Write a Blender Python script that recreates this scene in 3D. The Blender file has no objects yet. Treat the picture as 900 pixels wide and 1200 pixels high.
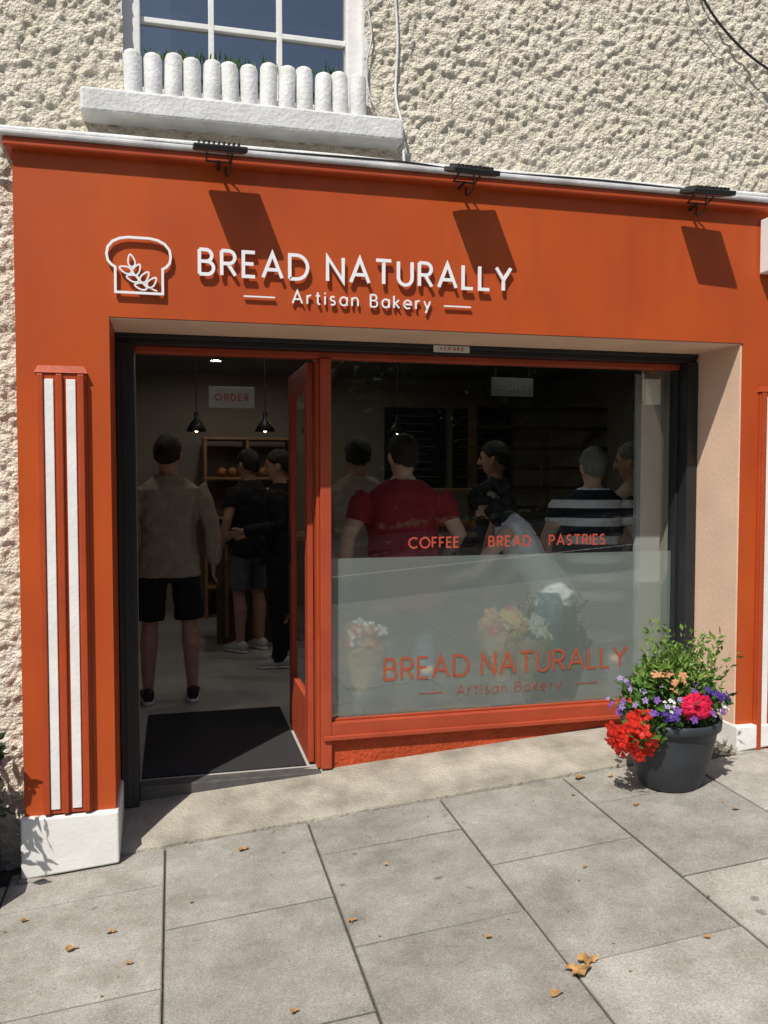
import bpy, math, random, numpy as np
from mathutils import Vector, Matrix, Euler, noise
random.seed(7); rng=np.random.default_rng(7)
sc=bpy.context.scene
COL=bpy.context.collection
# ------------------------------------------------------------ helpers
def link(o,parent=None):
    COL.objects.link(o)
    if parent: o.parent=parent
    return o
def empty(name,loc=(0,0,0),rz=0):
    e=bpy.data.objects.new(name,None); e.location=loc; e.rotation_euler=(0,0,rz); e.empty_display_size=.1
    return link(e)
def mk(name,V,F,mat=None,parent=None,smooth=False):
    me=bpy.data.meshes.new(name); me.from_pydata([tuple(v) for v in V],[],F); me.update()
    if mat: me.materials.append(mat)
    if smooth: me.polygons.foreach_set('use_smooth',[True]*len(me.polygons))
    return link(bpy.data.objects.new(name,me),parent)
def fixn(o):
    import bmesh
    bm=bmesh.new(); bm.from_mesh(o.data); bmesh.ops.recalc_face_normals(bm,faces=bm.faces); bm.to_mesh(o.data); bm.free()
def box(name,x0,x1,y0,y1,z0,z1,mat,parent=None,bev=0.0):
    V=[(x,y,z) for z in (z0,z1) for y in (y0,y1) for x in (x0,x1)]
    F=[(0,2,3,1),(4,5,7,6),(0,1,5,4),(2,6,7,3),(0,4,6,2),(1,3,7,5)]
    o=mk(name,V,F,mat,parent)
    if bev:
        b=o.modifiers.new('b','BEVEL'); b.width=bev; b.segments=2; b.limit_method='ANGLE'
    return o
def M(name,col,rough=.6,var=.08,scale=12,bump=0,bscale=80,metal=0,spec=.4,col2=None,detail=2,trans=0):
    m=bpy.data.materials.new(name); m.use_nodes=True; nt=m.node_tree; N=nt.nodes; L=nt.links
    p=N['Principled BSDF']; p.inputs['Roughness'].default_value=rough; p.inputs['Metallic'].default_value=metal
    p.inputs['Specular IOR Level'].default_value=spec
    tc=N.new('ShaderNodeTexCoord'); n=N.new('ShaderNodeTexNoise'); n.inputs['Scale'].default_value=scale; n.inputs['Detail'].default_value=detail
    L.new(tc.outputs['Object'],n.inputs['Vector'])
    r=N.new('ShaderNodeValToRGB'); r.color_ramp.elements[0].position=.3; r.color_ramp.elements[1].position=.7
    c1=[min(1,c*(1-var)) for c in col]; c2=col2 or [min(1,c*(1+var)) for c in col]
    r.color_ramp.elements[0].color=(*c1,1); r.color_ramp.elements[1].color=(*c2,1)
    L.new(n.outputs['Fac'],r.inputs['Fac']); L.new(r.outputs['Color'],p.inputs['Base Color'])
    if bump:
        n2=N.new('ShaderNodeTexNoise'); n2.inputs['Scale'].default_value=bscale; n2.inputs['Detail'].default_value=2
        L.new(tc.outputs['Object'],n2.inputs['Vector'])
        b=N.new('ShaderNodeBump'); b.inputs['Strength'].default_value=bump; b.inputs['Distance'].default_value=.01
        L.new(n2.outputs['Fac'],b.inputs['Height']); L.new(b.outputs['Normal'],p.inputs['Normal'])
    if trans:
        t=N.new('ShaderNodeBsdfTranslucent'); L.new(r.outputs['Color'],t.inputs['Color'])
        mx=N.new('ShaderNodeMixShader'); mx.inputs[0].default_value=trans
        L.new(p.outputs[0],mx.inputs[1]); L.new(t.outputs[0],mx.inputs[2]); L.new(mx.outputs[0],N['Material Output'].inputs[0])
    return m
def emis(name,col,s):
    m=bpy.data.materials.new(name); m.use_nodes=True; p=m.node_tree.nodes['Principled BSDF']
    p.inputs['Base Color'].default_value=(*col,1); p.inputs['Emission Color'].default_value=(*col,1); p.inputs['Emission Strength'].default_value=s
    return m
# ------------------------------------------------------------ materials
def weathered_paint(name,c1,c2,scale=1.6,bump=.16,bs=6):
    """oil paint with faint rain streaks"""
    m=M(name,c1,.42,0,scale,bump,bs,spec=.28,col2=c2)
    nt=m.node_tree;N=nt.nodes;L=nt.links;p=N['Principled BSDF'];tc=[n for n in N if n.type=='TEX_COORD'][0]
    mp=N.new('ShaderNodeMapping');mp.inputs['Scale'].default_value=(9,9,1.2);L.new(tc.outputs['Object'],mp.inputs[0])
    n=N.new('ShaderNodeTexNoise');n.inputs['Scale'].default_value=1.3;n.inputs['Detail'].default_value=4;L.new(mp.outputs[0],n.inputs['Vector'])
    r=N.new('ShaderNodeMapRange');r.inputs[1].default_value=.35;r.inputs[2].default_value=.75;r.inputs[3].default_value=1.03;r.inputs[4].default_value=.91;L.new(n.outputs['Fac'],r.inputs[0])
    old=p.inputs['Base Color'].links[0].from_socket
    q=N.new('ShaderNodeVectorMath');q.operation='SCALE';L.new(old,q.inputs[0]);L.new(r.outputs[0],q.inputs['Scale']);L.new(q.outputs[0],p.inputs['Base Color'])
    r2=N.new('ShaderNodeMapRange');r2.inputs[3].default_value=.34;r2.inputs[4].default_value=.55;L.new(n.outputs['Fac'],r2.inputs[0]);L.new(r2.outputs[0],p.inputs['Roughness'])
    return m
orange=weathered_paint('orange_paint',(.40,.064,.016),(.48,.086,.016))
orange2=weathered_paint('orange_paint_trim',(.36,.056,.017),(.42,.068,.019),5,.15,25)
red_frame=M('red_frame_paint',(.36,.060,.026),.45,.1,6,.08,30,spec=.3)
riser_m=M('rough_orange_render',(.42,.066,.022),.65,.15,10,.9,55,spec=.2)
white=M('white_paint',(.78,.77,.74),.5,.06,7,.15,60)
sillw=M('weathered_white_paint',(.56,.56,.54),.65,.0,9,.4,60,col2=(.74,.74,.73),detail=6)
greyw=M('grey_flashing',(.55,.55,.55),.5,.2,9,.2,50)
black=M('black_powdercoat',(.018,.019,.022),.45,.1,10)
blackpl=M('black_plastic',(.02,.02,.022),.4,.1,10)
primer=M('pale_pink_primer_plywood',(.72,.51,.37),.7,.07,3,.15,40)
concrete=M('apron_concrete',(.22,.20,.16),.88,0,6,.9,70,col2=(.42,.385,.32),detail=8)
dirt=M('joint_dirt',(.07,.062,.048),.95,.35,30,.6,90)
asphalt=M('asphalt',(.05,.05,.052),.9,.2,30,.6,120)
kerbm=M('granite_kerb',(.28,.27,.26),.8,.15,40,.3,120)
grass=M('garden_grass',(.04,.07,.02),.9,.3,8)
signred=M('vinyl_red',(.45,.07,.04),.5,.04,5)
rust=M('vinyl_rust',(.36,.075,.035),.5,.04,5)
plast=M('sign_white_acrylic',(.82,.82,.82),.3,.02,5)
darkwood=M('dark_wood',(.10,.055,.03),.5,.25,6)
wood=M('oak_wood',(.34,.19,.09),.5,.2,7)
mat_m=M('mat_fibre',(.032,.032,.034),.95,.4,160,.8,300)
tile=M('interior_floor_vinyl',(.46,.44,.41),.45,.08,40)
inwall=M('interior_wall_paint',(.36,.32,.265),.8,.05,2)
ceil_m=M('interior_ceiling_paint',(.20,.20,.21),.8,.04,3)
slate=M('roof_slate',(.08,.085,.095),.7,.25,5,.4,30)
jambm=M('inner_jamb_grey',(.34,.34,.33),.7,.06,5)
def roughcast():
    m=M('cream_roughcast',(.68,.61,.49),.92,.0,5,.0,col2=(.78,.715,.60),detail=5)
    nt=m.node_tree;N=nt.nodes;L=nt.links;p=N['Principled BSDF'];tc=[n for n in N if n.type=='TEX_COORD'][0]
    n2=N.new('ShaderNodeTexNoise');n2.inputs['Scale'].default_value=190;n2.inputs['Detail'].default_value=3
    v=N.new('ShaderNodeTexVoronoi');v.inputs['Scale'].default_value=75
    L.new(tc.outputs['Object'],n2.inputs['Vector']);L.new(tc.outputs['Object'],v.inputs['Vector'])
    a=N.new('ShaderNodeMath');a.operation='SUBTRACT';L.new(n2.outputs['Fac'],a.inputs[0]);L.new(v.outputs['Distance'],a.inputs[1])
    b=N.new('ShaderNodeBump');b.inputs['Strength'].default_value=1.0;b.inputs['Distance'].default_value=.009
    L.new(a.outputs[0],b.inputs['Height']);L.new(b.outputs['Normal'],p.inputs['Normal'])
    return m
cast=roughcast()
def paving():
    m=M('concrete_paving',(.235,.225,.20),.88,.0,3)
    nt=m.node_tree;N=nt.nodes;L=nt.links;p=N['Principled BSDF'];tc=[n for n in N if n.type=='TEX_COORD'][0]
    at=N.new('ShaderNodeAttribute');at.attribute_name='tone'
    big=N.new('ShaderNodeTexNoise');big.inputs['Scale'].default_value=4.5;big.inputs['Detail'].default_value=8;big.inputs['Roughness'].default_value=.72
    fine=N.new('ShaderNodeTexNoise');fine.inputs['Scale'].default_value=150;fine.inputs['Detail'].default_value=3;fine.inputs['Roughness'].default_value=.7
    for n in (big,fine): L.new(tc.outputs['Object'],n.inputs['Vector'])
    r=N.new('ShaderNodeValToRGB');r.color_ramp.elements[0].position=.33;r.color_ramp.elements[0].color=(.235,.218,.185,1)
    r.color_ramp.elements[1].position=.66;r.color_ramp.elements[1].color=(.40,.38,.342,1)
    L.new(big.outputs['Fac'],r.inputs['Fac'])
    r2=N.new('ShaderNodeMapRange');r2.inputs[1].default_value=.3;r2.inputs[2].default_value=.7;r2.inputs[3].default_value=.66;r2.inputs[4].default_value=1.3
    L.new(fine.outputs['Fac'],r2.inputs[0])
    dm=N.new('ShaderNodeVectorMath');dm.operation='MULTIPLY_ADD';L.new(big.outputs['Color'],dm.inputs[0]);dm.inputs[1].default_value=(.12,.12,.12);L.new(tc.outputs['Object'],dm.inputs[2])
    vo=N.new('ShaderNodeTexVoronoi');vo.inputs['Scale'].default_value=4.5;L.new(dm.outputs[0],vo.inputs['Vector'])
    r3=N.new('ShaderNodeMapRange');r3.inputs[1].default_value=.04;r3.inputs[2].default_value=.09;r3.inputs[3].default_value=.5;r3.inputs[4].default_value=1
    L.new(vo.outputs['Distance'],r3.inputs[0])
    vo2=N.new('ShaderNodeTexVoronoi');vo2.inputs['Scale'].default_value=24;L.new(dm.outputs[0],vo2.inputs['Vector'])
    r4=N.new('ShaderNodeMapRange');r4.inputs[1].default_value=.06;r4.inputs[2].default_value=.13;r4.inputs[3].default_value=.66;r4.inputs[4].default_value=1
    L.new(vo2.outputs['Distance'],r4.inputs[0])
    prev=r.outputs['Color']
    for s in (at.outputs['Fac'],r2.outputs[0],r3.outputs[0],r4.outputs[0]):
        q=N.new('ShaderNodeVectorMath');q.operation='SCALE';L.new(prev,q.inputs[0]);L.new(s,q.inputs['Scale']);prev=q.outputs[0]
    L.new(prev,p.inputs['Base Color'])
    b=N.new('ShaderNodeBump');b.inputs['Strength'].default_value=.5;b.inputs['Distance'].default_value=.003
    L.new(fine.outputs['Fac'],b.inputs['Height']);L.new(b.outputs['Normal'],p.inputs['Normal'])
    return m
pavm=paving()
def glassmat(name,tint=(.93,.96,.95),r0=.05,r5=.9):
    m=bpy.data.materials.new(name);m.use_nodes=True;nt=m.node_tree;N=nt.nodes;L=nt.links;N.clear()
    o=N.new('ShaderNodeOutputMaterial');t=N.new('ShaderNodeBsdfTransparent');t.inputs[0].default_value=(*tint,1)
    g=N.new('ShaderNodeBsdfGlossy');g.inputs['Roughness'].default_value=0;g.inputs['Color'].default_value=(1,1,1,1)
    f=N.new('ShaderNodeLayerWeight');f.inputs[0].default_value=.5
    pw=N.new('ShaderNodeMath');pw.operation='POWER';pw.inputs[1].default_value=5;L.new(f.outputs['Facing'],pw.inputs[0])
    k=N.new('ShaderNodeMath');k.operation='MULTIPLY_ADD';k.inputs[1].default_value=r5;k.inputs[2].default_value=r0;k.use_clamp=True
    L.new(pw.outputs[0],k.inputs[0]);x=N.new('ShaderNodeMixShader');L.new(k.outputs[0],x.inputs[0]);L.new(t.outputs[0],x.inputs[1]);L.new(g.outputs[0],x.inputs[2]);L.new(x.outputs[0],o.inputs[0])
    return m
glass=glassmat('clear_glass')
def sheetglass(name,x0_,x1_,y,z0_,z1_,mat,parent):
    return mk(name,[(x0_,y,z0_),(x1_,y,z0_),(x1_,y,z1_),(x0_,y,z1_)],[(0,1,2,3)],mat,parent)
def frostmat():
    m=bpy.data.materials.new('frosted_film');m.use_nodes=True;nt=m.node_tree;N=nt.nodes;L=nt.links;N.clear()
    o=N.new('ShaderNodeOutputMaterial')
    r=N.new('ShaderNodeBsdfRefraction');r.inputs['IOR'].default_value=1.10;r.inputs['Roughness'].default_value=.33;r.inputs['Color'].default_value=(.98,1,.99,1)
    d=N.new('ShaderNodeBsdfDiffuse');d.inputs[0].default_value=(.56,.61,.57,1)
    tr=N.new('ShaderNodeBsdfTranslucent');tr.inputs[0].default_value=(.6,.64,.62,1)
    t=N.new('ShaderNodeBsdfTransparent');t.inputs[0].default_value=(.93,.97,.95,1)
    a=N.new('ShaderNodeMixShader');a.inputs[0].default_value=.28;L.new(d.outputs[0],a.inputs[1]);L.new(tr.outputs[0],a.inputs[2])
    b=N.new('ShaderNodeMixShader');b.inputs[0].default_value=.25;L.new(r.outputs[0],b.inputs[1]);L.new(t.outputs[0],b.inputs[2])
    c=N.new('ShaderNodeMixShader');c.inputs[0].default_value=.58;L.new(a.outputs[0],c.inputs[1]);L.new(b.outputs[0],c.inputs[2]);L.new(c.outputs[0],o.inputs[0])
    return m
frost=frostmat()
# ------------------------------------------------------------ stroke lettering
def arc(cx,cy,rx,ry,a0,a1,n=14):
    return [(cx+rx*math.cos(math.radians(a0+(a1-a0)*i/n)),cy+ry*math.sin(math.radians(a0+(a1-a0)*i/n))) for i in range(n+1)]
G={
'B':([[(0,0),(0,1)],[(0,1),(.26,1)]+arc(.26,.76,.24,.24,90,-90)[1:]+[(0,.52)],[(0,.52),(.31,.52)]+arc(.31,.26,.26,.26,90,-90)[1:]+[(0,0)]],.57),
'R':([[(0,0),(0,1)],[(0,1),(.28,1)]+arc(.28,.74,.26,.26,90,-90)[1:]+[(0,.48)],[(.25,.48),(.56,0)]],.56),
'E':([[(.48,1),(0,1),(0,0),(.48,0)],[(0,.52),(.42,.52)]],.48),
'A':([[(0,0),(.4,1),(.8,0)],[(.14,.33),(.66,.33)]],.8),
'D':([[(0,0),(0,1),(.28,1)]+arc(.28,.5,.48,.5,90,-90,20)[1:]+[(0,0)]],.76),
'N':([[(0,0),(0,1),(.68,0),(.68,1)]],.68),
'T':([[(0,1),(.66,1)],[(.33,1),(.33,0)]],.66),
'U':([[(0,1)]+arc(.31,.31,.31,.31,180,360)+[(.62,1)]],.62),
'L':([[(0,1),(0,0),(.45,0)]],.45),
'Y':([[(0,1),(.35,.46),(.7,1)],[(.35,.46),(.35,0)]],.7),
'C':([arc(.5,.5,.5,.5,45,315,26)],.87),
'O':([arc(.5,.5,.5,.5,0,360,30)],1.0),
'F':([[(.48,1),(0,1),(0,0)],[(0,.5),(.4,.5)]],.48),
'P':([[(0,0),(0,1),(.28,1)]+arc(.28,.73,.27,.27,90,-90)[1:]+[(0,.46)]],.55),
'S':([arc(.26,.75,.24,.25,35,270,14)+arc(.26,.25,.26,.25,90,-145,14)[1:]],.52),
'I':([[(0,0),(0,1)]],.04),
'r':([[(0,0),(0,.68)],arc(.25,.42,.25,.26,180,75,8)],.3),
't':([[(.15,.95),(.15,.12),(.2,.02),(.34,0)],[(0,.68),(.34,.68)]],.34),
'i':([[(0,0),(0,.68)],[(0,.86),(0,.97)]],.03),
's':([[(x*.72,y*.68) for x,y in arc(.26,.75,.24,.25,35,270,14)+arc(.26,.25,.26,.25,90,-145,14)[1:]]],.38),
'a':([arc(.3,.34,.3,.34,0,360,20),[(.6,.68),(.6,0)]],.6),
'n':([[(0,0),(0,.68)],arc(.25,.4,.25,.28,180,0,12)+[(.5,0)]],.5),
'k':([[(0,0),(0,1)],[(.42,.68),(0,.25)],[(.13,.37),(.46,0)]],.46),
'e':([[(0,.34),(.62,.34)]+arc(.31,.34,.31,.34,0,310,20)[1:]],.62),
'y':([[(0,.68),(.28,.0)],[(.54,.68),(.16,-.3)]],.54),
}
def ribbon(V,F,pts,w,y0,th,closed=False):
    P=[Vector(p) for p in pts]; n=len(P); base=len(V); h=w/2
    for i,p in enumerate(P):
        d0=(P[i]-P[i-1]).normalized() if (i>0 or closed) else None
        d1=(P[(i+1)%n]-P[i]).normalized() if (i<n-1 or closed) else None
        if d0 is None: d0=d1
        if d1 is None: d1=d0
        n0=Vector((-d0.y,d0.x)); n1=Vector((-d1.y,d1.x)); m=(n0+n1)
        m=m.normalized() if m.length>1e-4 else n0
        k=h/max(.35,m.dot(n0))
        a=p+m*k; b=p-m*k
        V+= [(a.x,y0,a.y),(b.x,y0,b.y),(a.x,y0+th,a.y),(b.x,y0+th,b.y)]
    rng_=range(n if closed else n-1)
    for i in rng_:
        a=base+4*i; b=base+4*((i+1)%n)
        F+= [(a,a+1,b+1,b),(a+2,b+2,b+3,a+3),(a,b,b+2,a+2),(a+1,a+3,b+3,b+1)]
    if not closed:
        F+= [(base,base+2,base+3,base+1),(base+4*n-4,base+4*n-3,base+4*n-1,base+4*n-2)]
def text(name,s,x0,x1,z0,h,w,y0,th,mat,parent):
    wid=sum(G[c][1] for c in s if c!=' ')*h; sp=s.count(' ')
    slots=sum(1 for i in range(len(s)-1) if s[i]!=' ' and s[i+1]!=' ')+sp*2.6
    gap=(x1-x0-wid)/max(1,slots); x=x0; V=[];F=[]; k=0
    for i,c in enumerate(s):
        if c==' ': x+=gap*1.6; continue
        for st in G[c][0]:
            ribbon(V,F,[(x+a*h,z0+b*h) for a,b in st],w,y0-.0002*(k%5),th,False); k+=1
        x+=G[c][1]*h+gap
    o=mk(name,V,F,mat,parent); fixn(o); return o
# ------------------------------------------------------------ ground
YF=3.657; YW=4.08; FL=.20
def gz(x,y): return .0479+.0796*max(-14,min(14,x))+.0199*(max(-1.6,min(4.2,y))-3.3)
xs=[-400,-100,-30,-14]+list(np.linspace(-10,10,11))+[14,30,100,400]; ys=[-400,-100,-30,-15,-10,-5,-1.6,0,2,4.2,10,30,100,400]
V=[(x,y,gz(x,y)-.16 if y<-1.3 else gz(x,y)-.010) for y in ys for x in xs];F=[(j*len(xs)+i,j*len(xs)+i+1,(j+1)*len(xs)+i+1,(j+1)*len(xs)+i) for j in range(len(ys)-1) for i in range(len(xs)-1)]
mk('ground',V,F,dirt)
def sheet(name,x0,x1,y0,y1,dz,mat,n=30,thick=0,parent=None):
    V=[];F=[]
    for i in range(n+1):
        x=x0+(x1-x0)*i/n
        V+= [(x,y0,gz(x,y0)+dz),(x,y1,gz(x,y1)+dz),(x,y1,gz(x,y1)+dz-thick),(x,y0,gz(x,y0)+dz-thick)]
    for i in range(n):
        a=4*i;b=a+4
        F+= [(a,b,b+1,a+1)]
        if thick: F+= [(a,a+3,b+3,b),(a+1,b+1,b+2,a+2)]
    return mk(name,V,F,mat,parent)
sheet('road',-30,30,-8.2,-1.75,-.12,asphalt)
sheet('road_marking',-30,30,-5.05,-4.95,-.116,white)
sheet('kerb',-30,30,-1.75,-1.6,0,kerbm,thick=.2)
sheet('kerb',-30,30,-8.35,-8.2,0,kerbm,thick=.2)
sheet('far_pavement',-30,30,-10.3,-8.352,-.004,concrete)
sheet('lawn',-40,40,-40,-10.6,0,grass)
# paving slabs
V=[];F=[];T=[]
def slab(x0,x1,y0,y1,tone,tx,ty,dz):
    g=.0035;c=.005;b=len(V);cx=(x0+x1)/2;cy=(y0+y1)/2
    def z(x,y): return gz(x,y)+dz+tx*(x-cx)+ty*(y-cy)
    for (e,d) in ((g,.02),(g,.004),(g+c,0)):
        for x,y in ((x0+e,y0+e),(x1-e,y0+e),(x1-e,y1-e),(x0+e,y1-e)):
            V.append((x,y,z(x,y)-d)); T.append(tone*(1 if d==0 else .7))
    for k in (0,4):
        for i in range(4): F.append((b+k+i,b+k+(i+1)%4,b+k+4+(i+1)%4,b+k+4+i))
    F.append((b+8,b+9,b+10,b+11))
W_=.615;H_=.675
for ci in range(-9,12):
    x0=-.048+W_*ci;x1=x0+W_
    off=3.055 if ci%2==0 else 3.39
    top=3.71 if x0>-.7 and x1<2.75 else (3.62)
    edges=[top]+[off-H_*k+(.0) for k in range(0,8) if off-H_*k<top-.05]
    if off+H_<top: edges.insert(1,off+H_)
    edges.append(-1.6); edges=sorted([e for e in edges if e>=-1.6],reverse=True)
    for a,b in zip(edges[:-1],edges[1:]):
        if a-b<.05: continue
        slab(x0,x1,b,a,random.uniform(.80,1.1),random.uniform(-.003,.003),random.uniform(-.003,.003),random.uniform(-.0015,.0015))
pv=mk('pavement',V,F,pavm)
at=pv.data.attributes.new('tone','FLOAT','POINT');at.data.foreach_set('value',T)
V=[];F=[];n=60
for i in range(n+1):
    x=-.243+(2.705+.243)*i/n
    e=.010*noise.noise(Vector((x*6,0,0)));r=.15+.068*(x+.17)
    V+= [(x,3.705+e,gz(x,3.7)-.03),(x,3.71+e,gz(x,3.7)+.012+.004*noise.noise(Vector((x*9,3,0)))),(x,3.9,(gz(x,3.7)+.012)*.45+r*.55+.004*noise.noise(Vector((x*5,7,0)))),(x,4.12,r)]
for i in range(n):
    for k in range(3): a=4*i+k; F.append((a,a+4,a+5,a+1))
mk('concrete_apron',V,F,concrete)
# ------------------------------------------------------------ building shell
B=empty('bakery_building')
YR=3.80
def vn(nx,ny,step,cell,seed):
    r=np.random.default_rng(seed); gx=int(nx*step/cell)+4; gy=int(ny*step/cell)+4
    g=r.random((gy,gx)); X=np.arange(nx)*step/cell; Y=np.arange(ny)*step/cell
    xi=X.astype(int);yi=Y.astype(int);fx=X-xi;fy=Y-yi;fx=fx*fx*(3-2*fx);fy=fy*fy*(3-2*fy)
    fx=fx[None,:];fy=fy[:,None]
    a=g[np.ix_(yi,xi)];b=g[np.ix_(yi,xi+1)];c=g[np.ix_(yi+1,xi)];d=g[np.ix_(yi+1,xi+1)]
    return (a*(1-fx)+b*fx)*(1-fy)+(c*(1-fx)+d*fx)*fy
st=.0075;x0,x1,z0,z1=-1.3,4.4,-.2,4.75
nx=int((x1-x0)/st);nz=int((z1-z0)/st)
h=np.clip((vn(nx,nz,st,.031,1)*.6+vn(nx,nz,st,.019,2)*.7-.5)*2.6,0,1)*.0125+vn(nx,nz,st,.0125,3)*.007+vn(nx,nz,st,.16,4)*.010
Xg=x0+np.arange(nx)*st;Zg=z0+np.arange(nz)*st
XX,ZZ=np.meshgrid(Xg,Zg)
keep=~((XX>-.5)&(XX<2.98)&(ZZ<2.8)) & ~((XX>-.18)&(XX<.84)&(ZZ>3.2)&(ZZ<4.5)) & ~((XX>3.4)&(ZZ<2.6))
idx=-np.ones(nx*nz,int);kf=keep.ravel()
idx[kf]=np.arange(kf.sum())
P=np.stack([XX.ravel(),(YR-h).ravel(),ZZ.ravel()],1)[kf]
I=idx.reshape(nz,nx);q=np.stack([I[:-1,:-1],I[:-1,1:],I[1:,1:],I[1:,:-1]],-1).reshape(-1,4);q=q[(q>=0).all(1)]
me=bpy.data.meshes.new('roughcast_wall');me.vertices.add(len(P));me.vertices.foreach_set('co',P.ravel());me.loops.add(len(q)*4);me.loops.foreach_set('vertex_index',q.ravel().astype(np.int32))
me.polygons.add(len(q));me.polygons.foreach_set('loop_start',np.arange(0,len(q)*4,4,dtype=np.int32));me.polygons.foreach_set('loop_total',np.full(len(q),4,np.int32));me.update(calc_edges=True);me.validate()
me.polygons.foreach_set('use_smooth',[True]*len(me.polygons));me.materials.append(cast);link(bpy.data.objects.new('roughcast_wall',me),B)
box('wall_left',-6,-1.302,YR-.004,YR+.3,-1,4.9,cast,B)
box('wall_right_low',3.395,8,YR-.004,YR+.3,-.5,2.605,cast,B)
box('wall_right',4.39,8,YR-.004,YR+.3,2.605,4.9,cast,B)
box('wall_above',-6,8,YR-.003,YR+.3,4.74,6.2,cast,B)
box('gable_left',-6,-5.7,YR+.3,12,-1,6.2,cast,B); box('gable_right',7.7,8,YR+.3,12,-1,6.2,cast,B); box('wall_back',-6,8,12,12.3,-1,6.2,cast,B)
mk('roof',[(-6.3,3.5,6.15),(8.3,3.5,6.15),(8.3,8,9),(-6.3,8,9),(-6.3,12.6,6.15),(8.3,12.6,6.15)],[(0,1,2,3),(3,2,5,4),(0,3,4),(1,5,2)],slate,B)
box('gutter',-6.3,8.3,3.42,3.54,6.08,6.18,black,B,.02)
box('masonry_over_shop',-.6,3.1,3.865,4.2,2.45,3.05,inwall,B)
# fascia
box('fascia_board',-.60,3.10,YF,3.86,2.29,2.925,orange,B)
box('fascia_cornice',-.63,3.14,3.615,3.84,2.925,2.962,orange2,B,.008)
box('fascia_capping',-.66,3.18,3.60,3.84,2.962,2.985,greyw,B,.008)
box('soffit_board',-.243,2.708,3.664,4.02,2.283,2.2885,primer,B)
def curve(name,pts,r,mat,parent=None,cyc=False):
    c=bpy.data.curves.new(name,'CURVE');c.dimensions='3D';c.bevel_depth=r;c.bevel_resolution=3
    s=c.splines.new('POLY');s.points.add(len(pts)-1)
    for i,p in enumerate(pts): s.points[i].co=(*p,1)
    s.use_cyclic_u=cyc;c.materials.append(mat);c.use_fill_caps=True
    return link(bpy.data.objects.new(name,c),parent)
def smoothpts(pts,n=8):
    P=[Vector(p) for p in pts];o=[]
    for i in range(len(P)-1):
        a=P[max(0,i-1)];b=P[i];c=P[i+1];d=P[min(len(P)-1,i+2)]
        for k in range(n):
            t=k/n;o.append(tuple(.5*((2*b)+(c-a)*t+(2*a-5*b+4*c-d)*t*t+(3*b-a-3*c+d)*t**3)))
    return o+[tuple(P[-1])]
curve('cable_conduit',[(-1.3,3.70,3.012),(-.3,3.665,3.008),(.7,3.66,3.01),(1.0,3.655,3.003),(2.0,3.66,3.008),(4.2,3.66,3.01)],.013,sillw)
curve('black_cable',smoothpts([(-.1,3.64,2.995),(.2,3.63,2.992),(.95,3.62,2.999),(1.26,3.63,2.99),(1.9,3.62,2.997),(2.42,3.63,2.992)]),.005,blackpl)
def pilaster(x0,x1,p0,p1,left):
    box('pilaster_shaft',x0,x1,YF,4.5,-.1,2.29,orange,B)
    yb=YF-.022
    box('pilaster_panel',p0,p1,yb,YF+.02,.27,2.055,orange2,B,.005)
    mk('pilaster_cap',[(p0-.006,yb-.006,2.055),(p1+.006,yb-.006,2.055),(p1+.006,YF+.01,2.055),(p0-.006,YF+.01,2.055),(p0+.008,yb+.012,2.085),(p1-.008,yb+.012,2.085),(p1-.008,YF+.01,2.085),(p0+.008,YF+.01,2.085)],[(0,1,5,4),(1,2,6,5),(2,3,7,6),(3,0,4,7),(4,5,6,7),(0,3,2,1)],orange2,B)
    w=(p1-p0)
    for a in (.16,.60):
        box('flute_stripe',p0+w*a,p0+w*(a+.19),yb-.006,yb+.01,.29,2.03,white,B,.002)
    for a in (.02,.40,.83):
        box('flute_rib',p0+w*a,p0+w*(a+.13),yb-.014,yb+.008,.272,2.05,orange2,B,.004)
pilaster(-.60,-.245,-.525,-.335,True)
pilaster(2.71,3.10,2.80,2.99,False)
def base(x0,x1):
    zb=.262 if x0<0 else .405
    V=[(x0,3.625,gz(x0,3.6)+.008),(x1,3.625,gz(x1,3.6)+.008),(x1,4.05,gz(x1,4)+.01),(x0,4.05,gz(x0,4)+.01),(x0,3.625,zb),(x1,3.625,zb),(x1,4.05,zb),(x0,4.05,zb)]
    o=mk('pilaster_base',V,[(0,3,2,1),(4,5,6,7),(0,1,5,4),(1,2,6,5),(2,3,7,6),(3,0,4,7)],white,B)
    b=o.modifiers.new('b','BEVEL');b.width=.008;b.segments=2
    box('base_bedding',x0-.012,x1+.008,3.607,4.04,gz(x0,3.6)-.05,gz(x0,3.6)+.012,concrete,B,.006)
base(-.612,-.232)
base(2.695,3.11)
box('reveal_lining',2.7,2.7092,3.664,4.05,.405,2.283,primer,B)
# ------------------------------------------------------------ window upstairs
U=empty('upstairs_window');U.parent=B
gx0,gx1=-.19,.85
for n_,a,b in (('jamb_l',gx0,gx0+.075),('jamb_r',gx1-.075,gx1)): box(n_,a,b,3.84,3.93,3.2,4.5,white,U,.006)
box('reveal_l',gx0-.01,gx0+.004,3.79,3.9,3.2,4.5,sillw,U);box('reveal_r',gx1-.004,gx1+.012,3.79,3.9,3.2,4.5,sillw,U)
box('head',gx0,gx1,3.84,3.93,4.42,4.5,white,U,.004)
box('bottom_rail',gx0+.075,gx1-.075,3.845,3.925,3.2,3.30,white,U,.006)
box('meeting_rail',gx0+.075,gx1-.075,3.85,3.92,3.86,3.9,white,U,.004)
for k in (1,2): box('glazing_bar_v',gx0+.075+k*.2967-.012,gx0+.075+k*.2967+.012,3.862,3.9,3.30,4.42,white,U,.003)
for z in (3.59,4.16): box('glazing_bar_h',gx0+.075,gx1-.075,3.864,3.899,z-.012,z+.012,white,U,.003)
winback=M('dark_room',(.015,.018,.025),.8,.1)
sheetglass('pane',gx0+.07,gx1-.07,3.884,3.25,4.45,glassmat('upper_glass',(.4,.45,.5),.30),U)
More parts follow.
